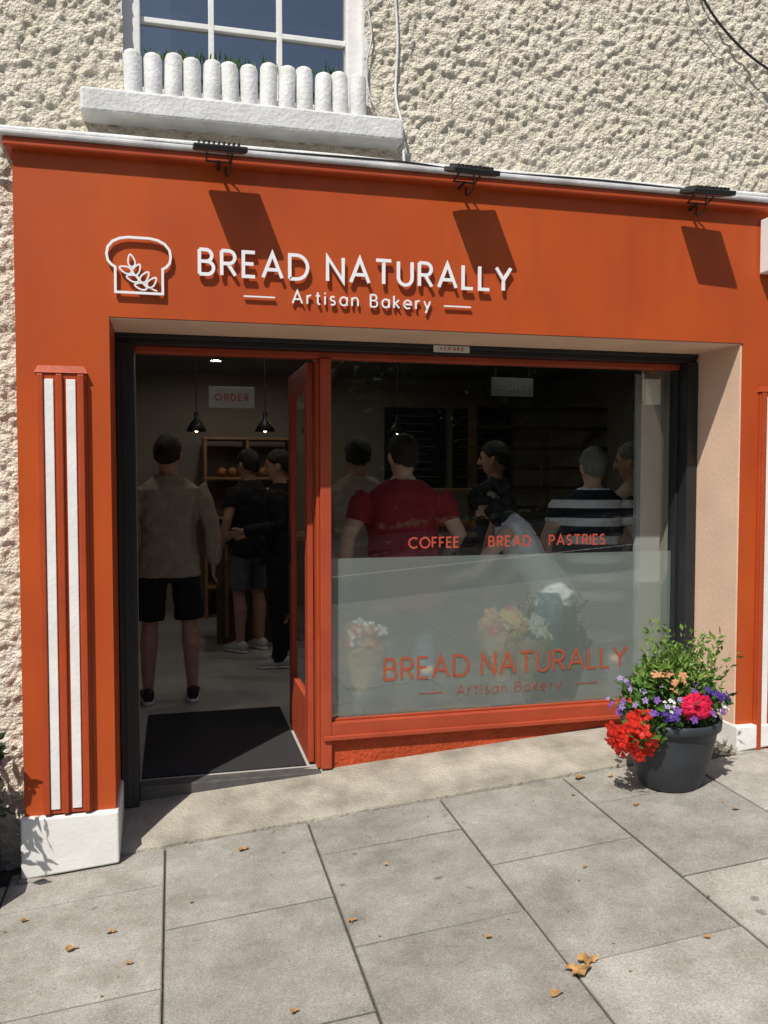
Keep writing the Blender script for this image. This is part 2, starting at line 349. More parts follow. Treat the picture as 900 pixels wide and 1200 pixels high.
box('room_behind',gx0+.02,gx1-.02,4.3,4.32,3.1,4.6,winback,U)
box('curtain',gx0+.08,gx0+.2,4.0,4.03,3.25,4.45,sillw,U)
sl=box('window_sill',-.345,.995,3.665,3.86,3.105,3.205,sillw,B,.012)
np_=13
pk=empty('picket_edging');pk.parent=B
for i in range(np_):
    x=-.178+i*.0785+.0375;r=.037;zt=3.385+random.uniform(-.010,.010);z_0=3.2055;tl=random.uniform(-.012,.012)
    Vv=[];Ff=[];sg=12
    prof=[(z_0,1),(zt-.022,1),(zt-.009,.86),(zt-.002,.55),(zt,.0)]
    for z,k in prof:
        for s in range(sg): Vv.append((x+tl*(z-z_0)*3+r*k*math.cos(2*math.pi*s/sg),3.715+r*k*math.sin(2*math.pi*s/sg),z))
    for a in range(len(prof)-1):
        for s in range(sg): Ff.append((a*sg+s,a*sg+(s+1)%sg,(a+1)*sg+(s+1)%sg,(a+1)*sg+s))
    mk('picket',Vv,Ff,sillw,pk,True)
# ------------------------------------------------------------ shutter + shopfront frame
S=empty('shopfront');S.parent=B
box('shutter_box',-.243,2.698,4.02,4.3,2.238,2.2825,black,S,.003)
box('shutter_lip',-.243,2.698,4.0,4.02,2.262,2.2822,black,S,.003)
box('shutter_guide_l',-.243,-.165,4.0,4.11,.13,2.238,black,S,.004)
box('shutter_guide_r',2.637,2.698,4.0,4.11,.33,2.238,black,S,.004)
box('guide_channel_l',-.215,-.195,3.993,4.0,.14,2.23,blackpl,S)
box('maker_plate',1.235,1.42,3.993,4.0,2.245,2.278,greyw,S,.002)
text('maker_plate_text','SECURE',1.27,1.385,2.256,.012,.003,3.9915,.001,signred,S)
box('head_rail',-.165,2.637,4.075,4.15,2.208,2.238,red_frame,S,.004)
box('mullion',.688,.742,4.06,4.16,.21,2.207,red_frame,S,.005)
box('mullion_stop',.672,.688,4.085,4.16,.21,2.207,orange2,S,.003)
box('bottom_rail',.742,2.637,4.06,4.16,.365,.437,red_frame,S,.005)
box('glazing_bead',.742,2.637,4.09,4.104,.437,.449,red_frame,S,.003)
box('right_stile',2.622,2.637,4.08,4.15,.437,2.208,black,S,.003)
box('sill_nose',.70,2.637,4.045,4.06,.352,.375,red_frame,S,.004)
box('stall_riser',.70,2.637,4.085,4.18,.1,.365,riser_m,S)
box('threshold',-.165,.688,4.05,4.14,.12,.203,M('dark_threshold',(.10,.095,.09),.6,.2,20,metal=.3),S,.004)
sheetglass('window_pane',.742,2.622,4.115,.437,2.208,glassmat('shop_glass',(.86,.91,.89),.10),S)
sheetglass('frosted_film',.742,2.622,4.1165,.437,1.237,frost,S)
box('inner_jamb_strip',2.47,2.62,4.22,4.25,.41,2.2,jambm,S,.003)
gt=empty('window_lettering');gt.parent=S
text('coffee','COFFEE',1.146,1.407,1.282,.050,.0085,4.1132,.0006,signred,gt)
text('bread','BREAD',1.572,1.80,1.282,.050,.0085,4.1132,.0006,signred,gt)
text('pastries','PASTRIES',1.907,2.225,1.282,.050,.0085,4.1132,.0006,signred,gt)
text('name','BREAD NATURALLY',1.02,2.36,.620,.105,.0125,4.1132,.0006,rust,gt)
text('tagline','Artisan Bakery',1.40,1.98,.52,.052,.0035,4.1132,.0006,rust,gt)
for a,b in ((1.20,1.325),(2.06,2.19)): box('dash',a,b,4.1132,4.1140,.538,.542,rust,gt)
# ------------------------------------------------------------ door leaf (opened inwards)
D=empty('shop_door');D.parent=B
dx=.660
def dbox(n_,y0,y1,z0_,z1_,m=red_frame,t=.020): return box(n_,dx-t,dx+t-.010,y0,y1,z0_,z1_,m,D,.004)
dbox('hinge_stile',4.165,4.26,.215,2.2);dbox('lock_stile',4.76,4.86,.215,2.2);dbox('top_rail',4.26,4.76,2.08,2.2);dbox('bottom_rail',4.26,4.76,.215,.52)
sheetglass('door_pane',0,.5,0,.52,2.08,glass,D).data.transform(Matrix.Translation((dx-.002,4.26,0))@Matrix.Rotation(math.pi/2,4,'Z'))
box('letter_plate',dx-.024,dx-.020,4.78,4.84,1.15,1.35,black,D,.001)
# ------------------------------------------------------------ interior
R=empty('shop_interior');R.parent=B
X0,X1,Y1,ZC=-1.0,4.3,9.3,2.72
box('floor',X0,X1,4.13,Y1,.1,FL,tile,R)
box('ceiling',X0-.1,X1+.1,4.2,Y1,ZC,ZC+.1,ceil_m,R)
box('wall_l',X0-.1,X0,4.2,Y1,.1,ZC,inwall,R);box('wall_r',X1,X1+.1,4.2,Y1,.1,ZC,inwall,R);box('wall_back_in',X0,X1,Y1,Y1+.1,.1,ZC,inwall,R)
box('front_wall_l',X0,-.6,4.2,4.3,.1,ZC,inwall,R);box('front_wall_r',3.1,X1,4.2,4.3,.1,ZC,inwall,R);box('bulkhead',X0,X1,4.205,4.302,2.24,ZC,inwall,R)
box('inner_jamb',2.64,3.1,4.15,4.299,.1,2.239,inwall,R);box('inner_jamb_l',-.6,-.17,4.15,4.299,.1,2.239,inwall,R)
mt=box('doormat',-.16,.63,4.16,5.25,FL,FL+.012,mat_m,None,.004)
C=empty('service_counter')
box('front_panel',.35,3.2,7.35,7.4,FL,1.08,darkwood,C,.003);box('worktop',.30,3.3,7.3,7.95,1.08,1.12,wood,C,.006)
for i in range(12): box('batten',.42+i*.23,.45+i*.23,7.335,7.35,FL+.06,1.06,wood,C,.002)
box('till_screen',.62,.9,7.5,7.53,1.2,1.42,black,C,.006);box('till_stand',.73,.79,7.52,7.56,1.12,1.22,black,C,.003)
sheetglass('case_glass',1.5,2.8,7.4,1.12,1.5,glass,C)
box('case_top',1.5,2.8,7.4,7.8,1.5,1.52,wood,C,.003)
crust=M('bread_crust',(.42,.20,.07),.7,.3,25,.5,60)
V=[];F=[]
def blob(V,F,c,r,sg=10,rg=6,nz_=.0):
    b=len(V)
    for j in range(rg+1):
        th=math.pi*j/rg
        for i in range(sg):
            ph=2*math.pi*i/sg; d=Vector((math.sin(th)*math.cos(ph),math.sin(th)*math.sin(ph),math.cos(th)))
            k=1+nz_*noise.noise(d*2.5+Vector(c)*7)
            V.append((c[0]+r[0]*d.x*k,c[1]+r[1]*d.y*k,c[2]+r[2]*d.z*k))
    for j in range(rg):
        for i in range(sg): F.append((b+j*sg+i,b+j*sg+(i+1)%sg,b+(j+1)*sg+(i+1)%sg,b+(j+1)*sg+i))
for i in range(16):
    blob(V,F,(1.6+.08*i,7.6+random.uniform(-.1,.1),1.18),(.06,.09,.05),nz_=.2)
mk('bread_loaves',V,F,crust,None,True)
Sh=empty('bread_shelf')
for x in (.30,.72,1.17): box('upright',x,x+.03,8.7,9.2,FL,2.02,wood,Sh,.003)
for z in (.5,.85,1.2,1.6,2.0): box('shelf',.295,1.205,8.695,9.2,z,z+.025,wood,Sh,.003)
V=[];F=[]
for z in (1.225,1.625):
    for i in range(8): 
        if random.random()<.55: blob(V,F,(.38+i*.105,8.85,z+.05),(.05,.11,.05),nz_=.2)
mk('shelf_loaves',V,F,crust,None,True)
def hsign(nm,txt,x,y,z,w,h,pm_,lh,tm):
    e=empty(nm)
    box('panel',x-w/2,x+w/2,y,y+.01,z-h/2,z+h/2,pm_,e,.002)
    text('panel_text',txt,x-w*.36,x+w*.36,z-lh/2,lh,lh*.17,y-.003,.002,tm,e)
    for s in (-.4,.4): curve('wire',[(x+w*s,y+.005,z+h/2),(x+w*s,y+.005,ZC)],.0015,blackpl,e)
hsign('order_sign','ORDER',.436,6.55,2.23,.34,.16,M('hanging_sign_board',(.42,.41,.39),.5,.03,5),.045,signred)
hsign('collect_sign','COLLECT',2.5,6.07,2.31,.34,.14,M('hanging_sign_reflection_dim',(.07,.07,.068),.5,.03,5),.034,M('sign_text_reflection_dim',(.16,.15,.14),.5,0))  # board and text colours darkened to imitate dimming behind the glass reflections
warm=emis('warm_bulb',(1,.72,.42),12)
for x,y in ((.19,7.16),(.735,7.03),(1.9,7.2)):
    e=empty('pendant_lamp')
    curve('cord',[(x,y,ZC),(x,y,2.14)],.004,blackpl,e)
    V=[];F=[];sg=16
    pr=[(.018,2.16),(.02,2.1),(.05,2.07),(.085,2.0),(.08,2.0),(.045,2.06),(.0,2.08)]
    for r,z in pr:
        for s in range(sg): V.append((x+r*math.cos(2*math.pi*s/sg),y+r*math.sin(2*math.pi*s/sg),z))
    for a in range(len(pr)-1):
        for s in range(sg): F.append((a*sg+s,a*sg+(s+1)%sg,(a+1)*sg+(s+1)%sg,(a+1)*sg+s))
    mk('shade',V,F,black,e,True)
    V=[];F=[];blob(V,F,(x,y,2.02),(.018,.018,.026),8,5);mk('bulb',V,F,warm,e,True)
down=emis('downlight_lens',(1,.93,.82),115)
for x,y in ((-.1,5.6),(.6,6.6),(1.5,5.6),(2.6,5.8),(1.6,7.8),(.4,8.2)):
    e=empty('ceiling_downlight')
    V=[(x+.042*math.cos(a*math.pi/4),y+.042*math.sin(a*math.pi/4),ZC-.004) for a in range(8)];mk('lens',V,[tuple(range(8))],down,e)
    V=[];F=[]
    for r,z in ((.043,ZC-.002),(.055,ZC-.008),(.06,ZC)):
        for s in range(16): V.append((x+r*math.cos(s*math.pi/8),y+r*math.sin(s*math.pi/8),z))
    for a in range(2):
        for s in range(16): F.append((a*16+s,a*16+(s+1)%16,(a+1)*16+(s+1)%16,(a+1)*16+s))
    mk('trim',V,F,white,e)
chalk=M('chalk',(.22,.22,.22),.8,0)
for i,(a,b) in enumerate(((2.3,3.0),(3.1,3.8))):
    e=empty('menu_board')
    box('board',a,b,9.26,9.298,1.5,2.4,black,e,.003)
    for k in range(9): box('menu_line',a+.06,b-.06-random.random()*.2,9.255,9.2595,2.3-k*.085,2.310-k*.085,chalk,e)
e=empty('wall_shelving')
for z in (1.3,1.5,1.7,1.9,2.1,2.3): box('slat_shelf',2.9,4.28,7.9,8.15,z,z+.03,darkwood,e,.003)
box('side',2.88,2.9,7.9,8.15,FL,2.33,darkwood,e)
box('alarm_sensor_box',2.49,2.58,4.165,4.21,2.03,2.17,white,None,.006)
# ------------------------------------------------------------ fascia sign
SG=empty('bakery_sign');SG.parent=B
text('name_letters','BREAD NATURALLY',.115,1.487,2.477,.100,.0140,YF-.022,.010,plast,SG)
text('tagline_letters','Artisan Bakery',.50,1.11,2.377,.052,.0068,YF-.016,.008,plast,SG)
for a,b in ((.295,.425),(1.175,1.30)): box('dash',a,b,YF-.016,YF-.008,2.393,2.399,plast,SG)
V=[];F=[]
cx=-.125
half=[(.0925,2.387),(.0925,2.487)]+[(.0925+.0+x,z) for x,z in ((.014,2.495),(.028,2.512),(.033,2.538),(.028,2.565),(.010,2.588),(-.018,2.602),(-.05,2.608))]
pts=[(cx+x,z) for x,z in half]+[(cx-x,z) for x,z in reversed(half)]
ribbon(V,F,pts,.010,YF-.020,.010,True)
def leaf(cx_,cz,ang,l,w):
    p=[]
    for i in range(14):
        a=2*math.pi*i/14; x=math.cos(a)*l/2; y=math.sin(a)*w/2*(1-.35*math.cos(a))
        p.append((cx_+x*math.cos(ang)-y*math.sin(ang),cz+x*math.sin(ang)+y*math.cos(ang)))
    ribbon(V,F,p,.0060,YF-.0195-random.random()*.0008,.009,True)
for (lx,lz,an) in ((-.155,2.515,100),(-.178,2.478,160),(-.135,2.480,60),(-.150,2.445,165),(-.103,2.452,55),(-.118,2.415,170),(-.075,2.432,50)):
    leaf(lx,lz,math.radians(an),.05,.026)
ribbon(V,F,[(-.165,2.50),(-.14,2.455),(-.10,2.415),(-.055,2.398)],.0055,YF-.019,.009)
o=mk('loaf_logo',V,F,plast,SG);fixn(o)
# ------------------------------------------------------------ floodlights
lensm=M('lamp_lens',(.12,.12,.12),.25)
def flood(x,tw,tilt):
    e=empty('floodlight');e.location=(x,YF-.145,2.945);e.rotation_euler=(math.radians(tilt),0,math.radians(tw))
    box('lamp_head',-.105,.105,-.068,.068,-.010,.012,blackpl,e,.005)
    box('lens',-.092,.092,-.052,.052,-.0125,-.0105,lensm,e)
    for i in range(9): box('cooling_fin',-.085+i*.0195,-.080+i*.0195,-.055,.055,.012,.024,blackpl,e)
    curve('bracket',[(-.05,.02,-.01),(-.05,.075,-.045),(.05,.075,-.045),(.05,.02,-.01)],.0045,blackpl,e)
    curve('arm',[(0,.075,-.045),(0,.135,-.075)],.007,blackpl,e)
    curve('lamp_cable',smoothpts([(.03,.055,.0),(.05,.09,-.07),(.03,.12,-.09),(.04,.13,.03)]),.0035,blackpl,e)
flood(.195,0,17);flood(1.255,3,19);flood(2.40,-2,15)
e=empty('projecting_sign');box('sign_box',2.785,3.25,3.56,3.645,2.625,2.885,plast,e,.006)
text('letter','A',2.80,2.89,2.66,.11,.02,3.557,.002,M('sign_grey',(.12,.12,.13),.5),e)
box('sign_bracket',2.9,3.1,3.645,3.70,2.70,2.74,black,e)
curve('wall_cable',smoothpts([(.985,3.78,4.7),(.975,3.775,4.0),(.995,3.775,3.6),(.985,3.77,3.35),(1.0,3.72,3.2),(1.0,3.68,3.02)]),.006,sillw)
curve('wall_cable',smoothpts([(.84,3.78,3.8),(.875,3.77,3.6),(.85,3.77,3.45),(.88,3.77,3.3),(.99,3.77,3.2)]),.004,greyw)
curve('overhead_cable',smoothpts([(2.45,3.77,4.2),(2.55,3.77,3.95),(2.75,3.74,3.73),(3.0,3.7,3.58),(3.4,3.7,3.45)]),.006,blackpl)
curve('overhead_cable',smoothpts([(2.40,3.775,4.2),(2.47,3.77,3.9),(2.65,3.77,3.7),(2.9,3.77,3.5),(3.4,3.77,3.35)]),.003,greyw)
# ------------------------------------------------------------ plants
green=M('leaf_green',(.07,.16,.025),.55,.35,30,trans=.3);green2=M('leaf_lime',(.16,.27,.05),.55,.3,30,trans=.3);dgreen=M('leaf_dark',(.028,.055,.018),.75,.3,20)
pm={k:M('petal_'+k,c,.6,.2,60,trans=.25) for k,c in dict(red=(.70,.03,.015),pink=(.74,.015,.08),purple=(.20,.08,.38),violet=(.08,.03,.26),white=(.8,.8,.74),orange=(.62,.30,.15),yellow=(.8,.6,.08)).items()}
def leaves(name,mat,pts,size,parent=None,up=.5,asp=.5):
    V=[];F=[]
    for p in pts:
        s=size*random.uniform(.6,1.3); d=Vector((random.gauss(0,1),random.gauss(0,1),random.gauss(up,.7))).normalized()
        a=d.cross(Vector((random.gauss(0,1),random.gauss(0,1),random.gauss(0,1)))).normalized(); nn=d.cross(a)
        b=len(V);P0=Vector(p)
        V+= [P0,P0+d*s*.45+a*s*asp*.5+nn*s*.08,P0+d*s,P0+d*s*.45-a*s*asp*.5+nn*s*.08,P0+d*s*.5-nn*s*.06]
        F+= [(b,b+1,b+4),(b+1,b+2,b+4),(b+2,b+3,b+4),(b+3,b,b+4)]
    return mk(name,V,F,mat,parent)
def flowers(name,mat,pts,size,parent,outc=None,pet=5):
    V=[];F=[]
    for p in pts:
        P0=Vector(p); d=((P0-Vector(outc)).normalized() if outc else Vector((0,-.6,.8)))+Vector((random.gauss(0,.3),random.gauss(0,.3)-.3,random.gauss(0,.3)+.1)); d.normalize()
        a=d.orthogonal().normalized();b_=d.cross(a);s=size*random.uniform(.75,1.2);a0=random.random()*6
        for k in range(pet):
            t=a0+2*math.pi*k/pet;r=a*math.cos(t)+b_*math.sin(t);q=-a*math.sin(t)+b_*math.cos(t);b=len(V)
            V+= [P0,P0+r*s*.6+q*s*.36+d*s*.18,P0+r*s+q*s*.14+d*s*.1,P0+r*s-q*s*.14+d*s*.1,P0+r*s*.6-q*s*.36+d*s*.18]
            F.append((b,b+1,b+2,b+3,b+4))
    return mk(name,V,F,mat,parent)
def cloud(c,r,n,lo=-9):
    o=[]
    while len(o)<n:
        v=Vector((random.gauss(0,.5),random.gauss(0,.5),random.gauss(0,.5)))
        if v.length<1.05 and v.z*r[2]>lo: o.append((c[0]+v.x*r[0],c[1]+v.y*r[1],c[2]+v.z*r[2]))
    return o
def shell(c,r,n,lo=0):
    o=[]
    while len(o)<n:
        v=Vector((random.gauss(0,1),random.gauss(0,1),random.gauss(0,1))).normalized()*random.uniform(.88,1.1)
        if v.z>lo and v.y<.5: o.append((c[0]+v.x*r[0],c[1]+v.y*r[1],c[2]+v.z*r[2]))
    return o
px_,py_=2.215,3.46;pz=gz(px_,py_)-.004
FP=empty('flower_pot')
V=[];F=[];sg=40
pr=[(0,0),(.128,0),(.138,.012),(.165,.09),(.187,.17),(.202,.245),(.205,.27),(.213,.274),(.222,.278),(.225,.315),(.219,.322),(.208,.318),(.20,.29),(0,.285)]
for r,z in pr:
    for s in range(sg): V.append((px_+r*math.cos(2*math.pi*s/sg),py_+r*math.sin(2*math.pi*s/sg),pz+z))
for a in range(len(pr)-1):
    for s in range(sg): F.append((a*sg+s,a*sg+(s+1)%sg,(a+1)*sg+(s+1)%sg,(a+1)*sg+s))
pot=mk('pot',V,F,M('charcoal_plastic',(.035,.04,.047),.5,.2,8,.15,60),FP,True)
leaves('foliage_mid',green,cloud((px_,py_,pz+.39),(.25,.22,.14),1000,-.1),.05,FP)
leaves('foliage_lime',green2,cloud((px_+.03,py_+.02,pz+.47),(.19,.16,.15),650,-.1),.042,FP,.8)
V=[]
for i in range(34):
    a=Vector((px_+random.uniform(-.14,.2),py_+random.uniform(-.1,.1),pz+.46));d=Vector((random.gauss(.10,.32),random.gauss(0,.2),1)).normalized()
    L_=random.uniform(.12,.29)
    for k in range(17): V.append(tuple(a+d*L_*k/16+Vector((random.gauss(0,.008),random.gauss(0,.008),0))))
leaves('sprigs',green2,V,.036,FP,.8,.45)
leaves('trailing_leaves',green,cloud((px_-.19,py_-.1,pz+.30),(.10,.1,.09),160),.05,FP,0)
def tufts(cs,r,n): return [p for c in cs for p in cloud(c,(r,r,r*.8),n)]
flowers('red_begonias',pm['red'],cloud((px_-.255,py_-.10,pz+.27),(.12,.09,.11),60),.036,FP,(px_,py_,pz+.4))
flowers('pink_blooms',pm['pink'],shell((px_-.0,py_-.20,pz+.41),(.055,.035,.042),46,-1),.028,FP,(px_,py_-.1,pz+.4))
flowers('purple_blooms',pm['purple'],shell((px_-.0,py_,pz+.35),(.28,.25,.13),42),.018,FP,(px_,py_,pz+.2))
flowers('violet_blooms',pm['violet'],tufts([(px_+.18,py_-.13,pz+.42),(px_+.22,py_-.05,pz+.40),(px_+.09,py_-.2,pz+.47),(px_-.14,py_-.2,pz+.38)],.05,12),.016,FP,(px_,py_,pz+.2))
flowers('lilac_blooms',M('petal_lilac',(.36,.26,.50),.6,.1,trans=.25),shell((px_-.10,py_,pz+.38),(.19,.22,.14),24),.014,FP,(px_,py_,pz+.2))
flowers('white_blooms',pm['white'],tufts([(px_-.12,py_-.19,pz+.42),(px_+.12,py_-.2,pz+.38)],.04,10),.011,FP,(px_,py_,pz+.2))
flowers('orange_blooms',pm['orange'],tufts([(px_-.12,py_-.10,pz+.53),(px_-.05,py_-.13,pz+.50)],.06,6),.019,FP,(px_,py_,pz+.2))
LP=empty('planter_box')
box('trough',-1.35,-.70,3.38,3.70,gz(-1,3.5)-.02,gz(-1,3.5)+.30,M('dark_timber',(.03,.025,.022),.8,.3,9,.4,50),LP,.01)
leaves('planter_foliage',dgreen,cloud((-.96,3.52,.46),(.32,.2,.28),1100,-.16),.07,LP)
flowers('planter_flowers',pm['purple'],shell((-.93,3.5,.50),(.28,.2,.20),40),.022,LP,(-.95,3.5,.3))
leaves('window_box_plants',green,[(random.uniform(-.1,.75),random.uniform(3.76,3.80),3.37+random.random()*.03) for _ in range(160)],.05,None,1.6,.14)
lm=M('dry_leaf',(.34,.19,.07),.8,.45,30);V=[];F=[]
def dry(x,y,s,seed):
    b=len(V);a0=seed*2.1;z=gz(x,y)+.006;n=11
    V.append((x,y,z+s*.1))
    for i in range(n):
        a=a0+2*math.pi*i/n;r=s*(.55+.45*abs(math.cos(a*1.5)))*random.uniform(.6,1.1)
        V.append((x+r*math.cos(a),y+r*.7*math.sin(a),z+random.uniform(0,s*.35)))
    for i in range(n): F.append((b,b+1+i,b+1+(i+1)%n))
for x,y,s in ((.27,3.55,.03),(-.36,3.04,.03),(-.23,3.1,.024),(1.19,2.33,.055),(1.24,2.37,.04),(1.08,2.26,.03),(.59,2.86,.022),(1.86,3.66,.035),(2.0,3.62,.02),(-.16,2.88,.018),(1.0,2.6,.018),(.05,3.2,.012),(1.95,3.3,.02),(.33,2.45,.02),(1.5,2.9,.012),(2.3,3.1,.02),(2.6,3.2,.025),(.8,3.2,.012),(-.55,3.3,.02),(1.75,3.5,.014),(1.65,2.35,.016),(-.3,2.6,.02)): dry(x,y,s,x)
for i in range(90): dry(random.uniform(-1,3.2),random.uniform(2,3.68),random.uniform(.003,.009),i)
mk('fallen_leaves',V,F,lm)
kraft=M('kraft',(.5,.33,.2),.8,.1)
def bouquet(x,y,z,cols):
    e=empty('flower_bouquet');V=[];F=[];sg=18
    for r,h in ((.03,-.24),(.06,-.14),(.12,-.02),(.15,.04)):
        for s in range(sg): V.append((x+r*(1+.12*math.sin(s*2.5))*math.cos(2*math.pi*s/sg),y+r*.7*math.sin(2*math.pi*s/sg),z+h+.015*math.sin(s*3)))
    for a in range(3):
        for s in range(sg): F.append((a*sg+s,a*sg+(s+1)%sg,(a+1)*sg+(s+1)%sg,(a+1)*sg+s))
    mk('kraft_paper',V,F,kraft,e,True)
    leaves('stems',green,cloud((x,y,z+.04),(.12,.08,.08),120),.06,e)
    for c in cols: flowers('blooms_'+c,pm[c],cloud((x,y-.04,z+.08),(.12,.06,.07),18),.045,e,(x,y+.1,z-.1))
bouquet(.93,4.26,.74,['pink','white','orange']);bouquet(1.70,4.26,.78,['red','orange','yellow']);bouquet(1.84,4.27,.74,['white'])
box('window_ledge',.75,2.46,4.165,4.36,.34,.40,wood,R,.004)
vasem=M('grey_glaze',(.18,.20,.19),.3,.1)
for i,x in enumerate((.93,1.70,1.84)):
    V=[];F=[];sg=16;pr=[(.0,.40),(.05,.40),(.045,.44),(.055,.50),(.06,.54),(.055,.54),(.04,.45),(0,.44)]
    for r,z in pr:
        for s in range(sg): V.append((x+r*math.cos(2*math.pi*s/sg),4.27+r*math.sin(2*math.pi*s/sg),z))
    for a in range(len(pr)-1):
        for s in range(sg): F.append((a*sg+s,a*sg+(s+1)%sg,(a+1)*sg+(s+1)%sg,(a+1)*sg+s))
    mk('vase',V,F,vasem,None,True)
# ------------------------------------------------------------ far side of the street (seen reflected)
bark=M('bark',(.06,.05,.04),.9,.3,12,.6,20)
def tree(x,y,hh,sp):
    e=empty('street_tree');z=gz(x,y)-.1
    pts=[(x+.1*math.sin(k),y+.08*math.cos(k*1.3),z+hh*.6*k/5) for k in range(6)]
    def tp(pts,r0,r1,nm):
        V=[];F=[];sg=9;n=len(pts)
        for k,p in enumerate(pts):
            r=r0+(r1-r0)*k/(n-1)
            for s in range(sg): V.append((p[0]+r*math.cos(2*math.pi*s/sg),p[1]+r*math.sin(2*math.pi*s/sg),p[2]))
        for a in range(n-1):
            for s in range(sg): F.append((a*sg+s,a*sg+(s+1)%sg,(a+1)*sg+(s+1)%sg,(a+1)*sg+s))
        mk(nm,V,F,bark,e,True)
    tp(pts,.2,.1,'trunk');P=[]
    for k in range(11):
        a=k*2.4;d=Vector((math.cos(a)*sp*.75,math.sin(a)*sp*.6,hh*random.uniform(-.1,.4)));s0=Vector(pts[2+k%4])
        tp([tuple(s0+d*t) for t in (0,.3,.6,.9)],.07,.02,'limb')
        for q in range(4): P+=cloud(tuple(s0+d*random.uniform(.4,1.1)+Vector((random.gauss(0,.3),random.gauss(0,.3),random.gauss(0,.3)))),(sp*.42,sp*.42,hh*.15),110)
    leaves('crown',dgreen,P,.30,e,.2,.8)
for x,y,hh,sp in ((-4.5,-11.5,7,2.6),(.2,-12.5,7.5,2.8),(4.6,-11.8,7.5,2.8),(9.5,-12.6,7.5,3.0),(15,-12,7,2.8),(-10,-12,7.5,2.6)): tree(x,y,hh,sp)
P=[]
for i in range(66): P+=cloud((-14+i*.6,-11+random.gauss(0,.2),gz(-14+i*.6,-11)+.9),(.8,.6,1.4),110,-.9)
leaves('gap_filling_hedge',dgreen,P,.22,None,.3,.8)  # shaped tall and dense to close bright sky gaps in the window reflection
brick=M('dark_brick',(.10,.05,.035),.9,.3,14,.3,40)
H2=empty('sky_blocking_house')  # unseen house added behind the trees to block sky from the window reflections
box('walls',-16,20,-24,-17,-1.5,6.2,brick,H2)
mk('house_roof',[(-16.4,-16.7,6.1),(20.4,-16.7,6.1),(20.4,-20.5,8.8),(-16.4,-20.5,8.8),(-16.4,-24.3,6.1),(20.4,-24.3,6.1)],[(0,1,2,3),(3,2,5,4),(0,3,4),(1,5,2)],slate,H2)
for k in range(9):
    x=-14+k*4
    for z in (1.6,4.3):
        box('house_window',x,x+1.1,-16.99,-16.9,z,z+1.35,winback,H2);box('house_sill',x-.08,x+1.18,-16.99,-16.82,z-.12,z-.003,sillw,H2)
    if k%2: box('house_door',x+1.9,x+2.85,-16.99,-16.92,gz(x,-17)-.1,gz(x,-17)+2.1,darkwood,H2)
    if k%3==1: box('chimney',x+1.5,x+2.4,-20.9,-20.1,8.3,9.9,brick,H2)
# ------------------------------------------------------------ people
def loft(V,F,pts,rx,ry,ref=(1,0,0),sg=14):
    P=[Vector(p) for p in pts];n=len(P);b=len(V);ref=Vector(ref)
    for i,p in enumerate(P):
        t=((P[min(i+1,n-1)]-P[max(i-1,0)])).normalized();a=ref-t*ref.dot(t)
        if a.length<.05: a=Vector((0,1,0))-t*t.y
        a.normalize();c=t.cross(a)
        for s in range(sg):
            an=2*math.pi*s/sg;V.append(tuple(p+a*(rx[i]*math.cos(an))+c*(ry[i]*math.sin(an))))
    for i in range(n-1):
        for s in range(sg): F.append((b+i*sg+s,b+i*sg+(s+1)%sg,b+(i+1)*sg+(s+1)%sg,b+(i+1)*sg+s))
    F.append(tuple(b+s for s in reversed(range(sg))));F.append(tuple(b+(n-1)*sg+s for s in range(sg)))
def dispm(o,strength,ds,depth=2):
    t=bpy.data.textures.new('folds','CLOUDS');t.noise_scale=ds;t.noise_depth=depth
    d=o.modifiers.new('d','DISPLACE');d.texture=t;d.strength=strength;d.mid_level=.5;d.texture_coords='LOCAL'
def remesh(o,vox,sm=2,disp=0,ds=.1):
    fixn(o)
    r=o.modifiers.new('r','REMESH');r.mode='VOXEL';r.voxel_size=vox;r.use_smooth_shade=True
    s=o.modifiers.new('s','SMOOTH');s.iterations=sm;s.factor=.5
    if disp: dispm(o,disp,ds)
eyem=M('eye_dark',(.03,.02,.02),.2,0);lipm=M('lips',(.4,.12,.1),.5,0)
